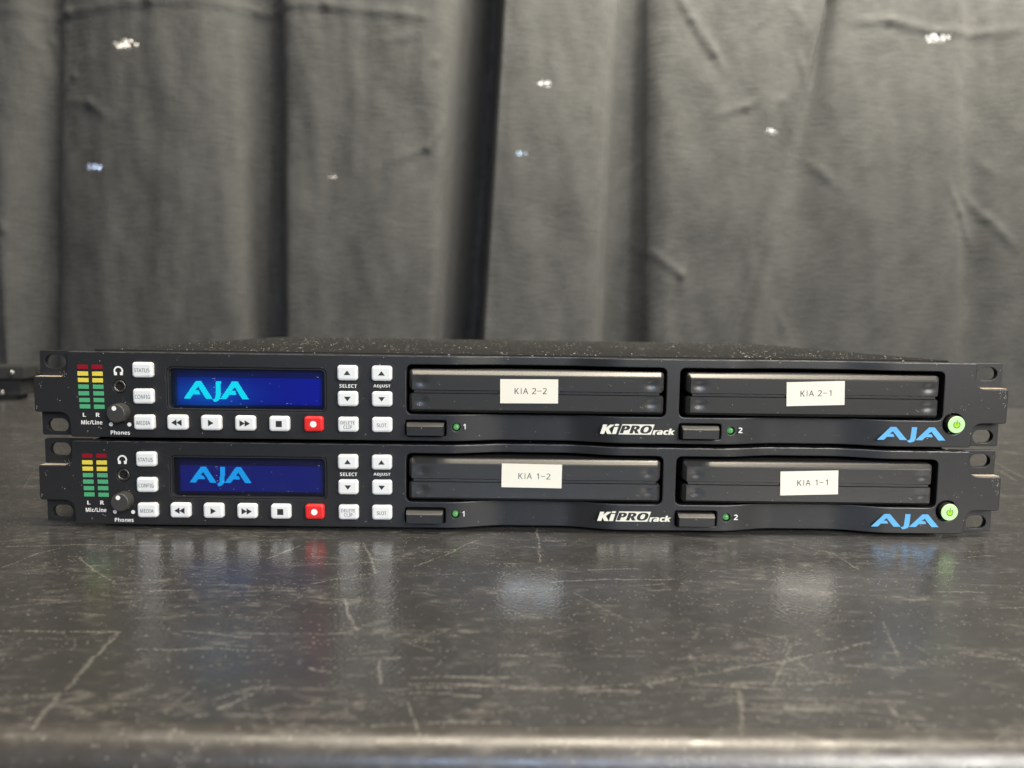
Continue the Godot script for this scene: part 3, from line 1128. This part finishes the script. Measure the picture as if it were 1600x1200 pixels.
	put(win, "dust", mb, M.lint).set_meta("kind", "stuff")
	mb = MB.new()
	for c in [[239.6, 26.0, 0.7, 14], [237.6, 27.4, 1.3, 12], [240.0, 22.0, 0.8, 8], [-240.2, 14.6, 0.4, 7], [-238.0, 25.6, 0.9, 5], [219.0, 19.5, 2.2, 8], [-226.0, 30.5, 1.2, 9]]:
		for i in c[3]:
			var at := Vector2(c[0] + rng.randfn(0, c[2] * 0.5), c[1] + rng.randfn(0, c[2]))
			if absf(at.x) > 240.7:
				continue
			var chip := PackedVector2Array()
			for k in 5:
				chip.append(at + Vector2.from_angle(TAU * k / 5.0) * rng.randf_range(0.06, 0.2))
			flat_shape(mb, chip, 0.03)
	put(face, "paint_chips", mb, M.lint).set_meta("kind", "stuff")
	mb = MB.new()  # pale strips painting the highlight along the worn top edge and slot lips
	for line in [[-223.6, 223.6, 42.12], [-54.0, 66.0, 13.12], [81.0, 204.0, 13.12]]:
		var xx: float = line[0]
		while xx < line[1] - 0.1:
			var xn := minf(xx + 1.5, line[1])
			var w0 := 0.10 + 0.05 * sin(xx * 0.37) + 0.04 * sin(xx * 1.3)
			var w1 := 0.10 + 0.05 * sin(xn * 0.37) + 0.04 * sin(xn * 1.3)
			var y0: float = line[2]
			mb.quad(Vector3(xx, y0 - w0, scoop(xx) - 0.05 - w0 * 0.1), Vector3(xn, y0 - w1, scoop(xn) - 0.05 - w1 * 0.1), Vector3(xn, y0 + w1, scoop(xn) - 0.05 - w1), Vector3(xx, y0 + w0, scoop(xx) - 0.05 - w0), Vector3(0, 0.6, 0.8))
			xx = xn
	put(face, "worn_edge_highlight", mb, M.worn_highlight)
	# --- keys
	var keys := [
		["STATUS", -187.05, 33.75], ["CONFIG", -187.05, 20.8], ["MEDIA", -187.0, 7.95], ["rewind", -170.7, 8.05], ["play", -154.2, 8.05], ["forward", -137.5, 8.05], ["stop", -120.75, 8.0], ["record", -103.85, 8.1],
		["up", -87.15, 33.6], ["down", -87.05, 20.85], ["DELETE CLIP", -86.95, 8.1], ["up", -70.35, 33.55], ["down", -70.25, 20.9], ["SLOT", -70.25, 8.15]]
	for k in keys:
		var cx: float = k[1]
		var cy: float = k[2]
		var red: bool = k[0] == "record"
		mb = MB.new()
		var hw := 5.0 if not red else 4.75
		pillow(mb, rrect(cx - hw, cx + hw, cy - 3.75, cy + 3.75, 1.5), [[-0.02, 0.0], [0.0, 1.3], [0.12, 1.7], [0.4, 2.05], [0.8, 2.25], [1.2, 2.3]])
		var b := put(u, "red_record_key" if red else "key", mb, M.red_key if red else M.key, 50.0)
		mb = MB.new()
		pillow(mb, rrect(cx - hw - 0.3, cx + hw + 0.3, cy - 4.05, cy + 4.05, 1.7), [[0.0, 0.0], [0.0, 0.05]])
		put(b, "key_gap", mb, M.inside)
		var z := 2.34
		mb = MB.new()
		var ink: Material = M.ink
		match k[0]:
			"rewind":
				for s in [0.0, 2.5]:
					flat_shape(mb, PackedVector2Array([Vector2(cx - 2.7 + s, cy), Vector2(cx - 0.1 + s, cy - 1.6), Vector2(cx - 0.1 + s, cy + 1.6)]), z + s * 0.004)
			"forward":
				for s in [0.0, 2.5]:
					flat_shape(mb, PackedVector2Array([Vector2(cx + 2.6 - s, cy), Vector2(cx - s, cy + 1.6), Vector2(cx - s, cy - 1.6)]), z + s * 0.004)
			"play":
				flat_shape(mb, PackedVector2Array([Vector2(cx - 1.2, cy - 1.6), Vector2(cx + 1.5, cy), Vector2(cx - 1.2, cy + 1.6)]), z)
			"stop":
				flat_shape(mb, rrect(cx - 1.5, cx + 1.5, cy - 1.5, cy + 1.5, 0.05), z)
			"record":
				flat_shape(mb, circle(cx, cy, 1.6), z)
				ink = M.white_ink
			"up":
				flat_shape(mb, PackedVector2Array([Vector2(cx - 1.65, cy - 1.0), Vector2(cx + 1.65, cy - 1.0), Vector2(cx, cy + 1.25)]), z)
			"down":
				flat_shape(mb, PackedVector2Array([Vector2(cx - 1.65, cy + 1.05), Vector2(cx, cy - 1.15), Vector2(cx + 1.65, cy + 1.05)]), z)
			"DELETE CLIP":
				write_text(mb, "DELETE", cx - 3.5, cx + 3.5, cy + 0.15, cy + 1.75, z, -0.1)
				write_text(mb, "CLIP", cx - 2.1, cx + 2.1, cy - 2.05, cy - 0.4, z, -0.1)
				ink = M.grey_ink
			"SLOT":
				write_text(mb, "SLOT", cx - 2.4, cx + 2.4, cy - 1.0, cy + 0.75, z, -0.1)
				ink = M.grey_ink
			_:
				var half := 3.7 if k[0] != "MEDIA" else 3.3
				write_text(mb, k[0], cx - half, cx + half, cy - 1.15, cy + 0.75, z, -0.1)
				ink = M.grey_ink
		put(b, "key_sign", mb, ink)
	# --- headphone jack and volume knob
	mb = MB.new()
	lathe(mb, -199.4, 25.3, [[3.15, -1.2], [3.15, -0.2], [2.95, 0.15], [2.5, 0.25], [2.0, -0.1], [1.85, -0.6], [1.8, -6.0]], 28, false, true)
	var jack := put(u, "headphone_jack", mb, M.dark_steel, 50.0)
	mb = MB.new()
	lathe(mb, -199.4, 25.3, [[1.79, -1.2], [1.7, -1.2]], 20)
	put(jack, "jack_hole", mb, M.inside)
	mb = MB.new()
	lathe(mb, -198.9, 12.3, [[5.1, 0.0], [5.1, 0.02]], 28)
	put(u, "knob_gap", mb, M.inside)
	mb = MB.new()
	lathe(mb, -198.7, 12.6, [[4.75, 0.4], [4.75, 1.0], [4.55, 5.2], [4.35, 5.6], [4.0, 5.75]], 36)
	var knob := put(u, "volume_knob", mb, M.knob, 50.0)
	mb = MB.new()
	lathe(mb, -199.3, 15.1, [[1.15, 5.7], [1.12, 5.8]], 20)
	put(knob, "white_marker", mb, M.white_ink)
	# --- eject buttons and lamps
	for k in 2:
		var x0: float = [-57.9, 78.0][k]
		mb = MB.new()
		var list := []
		for l in [[-6.0, 3.2, 9.6, 0.0], [2.2, 3.2, 9.5, 0.0], [4.2, 3.3, 8.2, 0.15], [4.5, 3.6, 7.9, 0.4]]:
			list.append(ring3(PackedVector2Array([Vector2(x0 + l[3], l[1]), Vector2(x0 + 18.3 - l[3], l[1]), Vector2(x0 + 18.3 - l[3], l[2]), Vector2(x0 + l[3], l[2])]), l[0]))
		loops(mb, list, true, true)
		put(u, "eject_button", mb, M.panel, 20.0)
		var lx: float = [-33.74, 103.4][k]
		var ly: float = [7.04, 6.95][k]
		mb = MB.new()
		lathe(mb, lx, ly, [[1.45, -3.0 + scoop(lx)], [1.45, -1.2 + scoop(lx)], [1.3, -0.8 + scoop(lx)], [0.9, -0.45 + scoop(lx)], [0.35, -0.3 + scoop(lx)]], 20)
		put(u, "status_light", mb, M.led, 60.0)
	# --- power button
	mb = MB.new()
	lathe(mb, 214.7, 11.9, [[4.45, -5.0], [4.45, 1.9], [4.25, 2.3]], 36, false, false)
	var power := put(u, "power_button", mb, M.dark_steel, 50.0)
	mb = MB.new()
	lathe(mb, 214.7, 11.9, [[4.25, 2.3], [4.0, 2.5], [3.0, 2.6]], 36)
	put(power, "lit_cap", mb, M.power, 50.0)
	mb = MB.new()
	var glyph := PackedVector2Array()
	arc(glyph, 214.7, 11.8, 1.75, -240, 60, 24)
	arc(glyph, 214.7, 11.8, 1.4, 60, -240, 24)
	flat_shape(mb, glyph, 2.66)
	flat_shape(mb, PackedVector2Array([Vector2(214.52, 11.9), Vector2(214.88, 11.9), Vector2(214.88, 14.2), Vector2(214.52, 14.2)]), 2.68)
	put(power, "power_sign", mb, M.power_glyph)
	mb = MB.new()
	flat_shape(mb, circle(214.7, 11.8, 1.35), 2.64)
	put(power, "sign_centre", mb, M.power_centre)
	return u

func shell_outline(x: float, y0: float, y1: float, top: float, bottom: float, side: float, r: float) -> PackedVector2Array:
	return rrect(-x + side, x - side, y0 + bottom, y1 - top, r, 4)

func make_drive() -> Node3D:
	var t := thing("drive_module", "", "drive module")
	var hw := 63.1
	for k in 2:
		var y0: float = [0.0, 11.15][k]
		var y1: float = [9.7, 21.4][k]
		var mb := MB.new()
		var list := []
		# [z, share of the bevel]
		for l in [[-60.0, 0.0], [-1.4, 0.0], [-0.8, 0.03], [-0.3, 0.11], [0.5, 0.42], [1.3, 0.78], [1.75, 0.96], [2.0, 1.14]]:
			var s: float = l[1]
			var top: float = (2.6 if k == 1 else 0.3) * s
			var bottom: float = (0.10 if k == 1 else 1.5) * s
			list.append(ring3(shell_outline(hw, y0, y1, top, bottom, 1.7 * s, 0.25 + (1.6 - 1.3 * s)), l[0]))
		loops(mb, list, true, false)
		# the front, with the small dents towards both ends
		var inner: PackedVector3Array = list[-1]
		var x0 := -hw + 1.7 * 1.12
		var x1 := hw - 1.7 * 1.12
		var f0 := y0 + (0.10 if k == 1 else 1.5) * 1.12
		var f1 := y1 - (2.6 if k == 1 else 0.3) * 1.12
		var nx := 120
		var ny := 12
		var dent := func(x: float, y: float) -> float:
			var z := 2.0
			for s in [-1.0, 1.0]:
				var d := Vector2((x - s * 56.6) / 2.6, (y - (f0 + f1) / 2.0 - 0.2) / 1.9).length_squared()
				z -= 0.55 * exp(-d)
			return z
		for i in nx:
			for j in ny:
				var a := Vector2(lerpf(x0, x1, float(i) / nx), lerpf(f0, f1, float(j) / ny))
				var b := Vector2(lerpf(x0, x1, float(i + 1) / nx), lerpf(f0, f1, float(j + 1) / ny))
				mb.quad(Vector3(a.x, a.y, dent.call(a.x, a.y)), Vector3(b.x, a.y, dent.call(b.x, a.y)), Vector3(b.x, b.y, dent.call(b.x, b.y)), Vector3(a.x, b.y, dent.call(a.x, b.y)), Vector3.BACK)
		put(t, "shell", mb, M.drive, 30.0)
	var mid := MB.new()
	block(mid, -hw + 2.6, hw - 2.6, 9.72, 10.95, -58.0, 1.5, 0.05)
	put(t, "recessed_band", mid, M.drive)
	return t
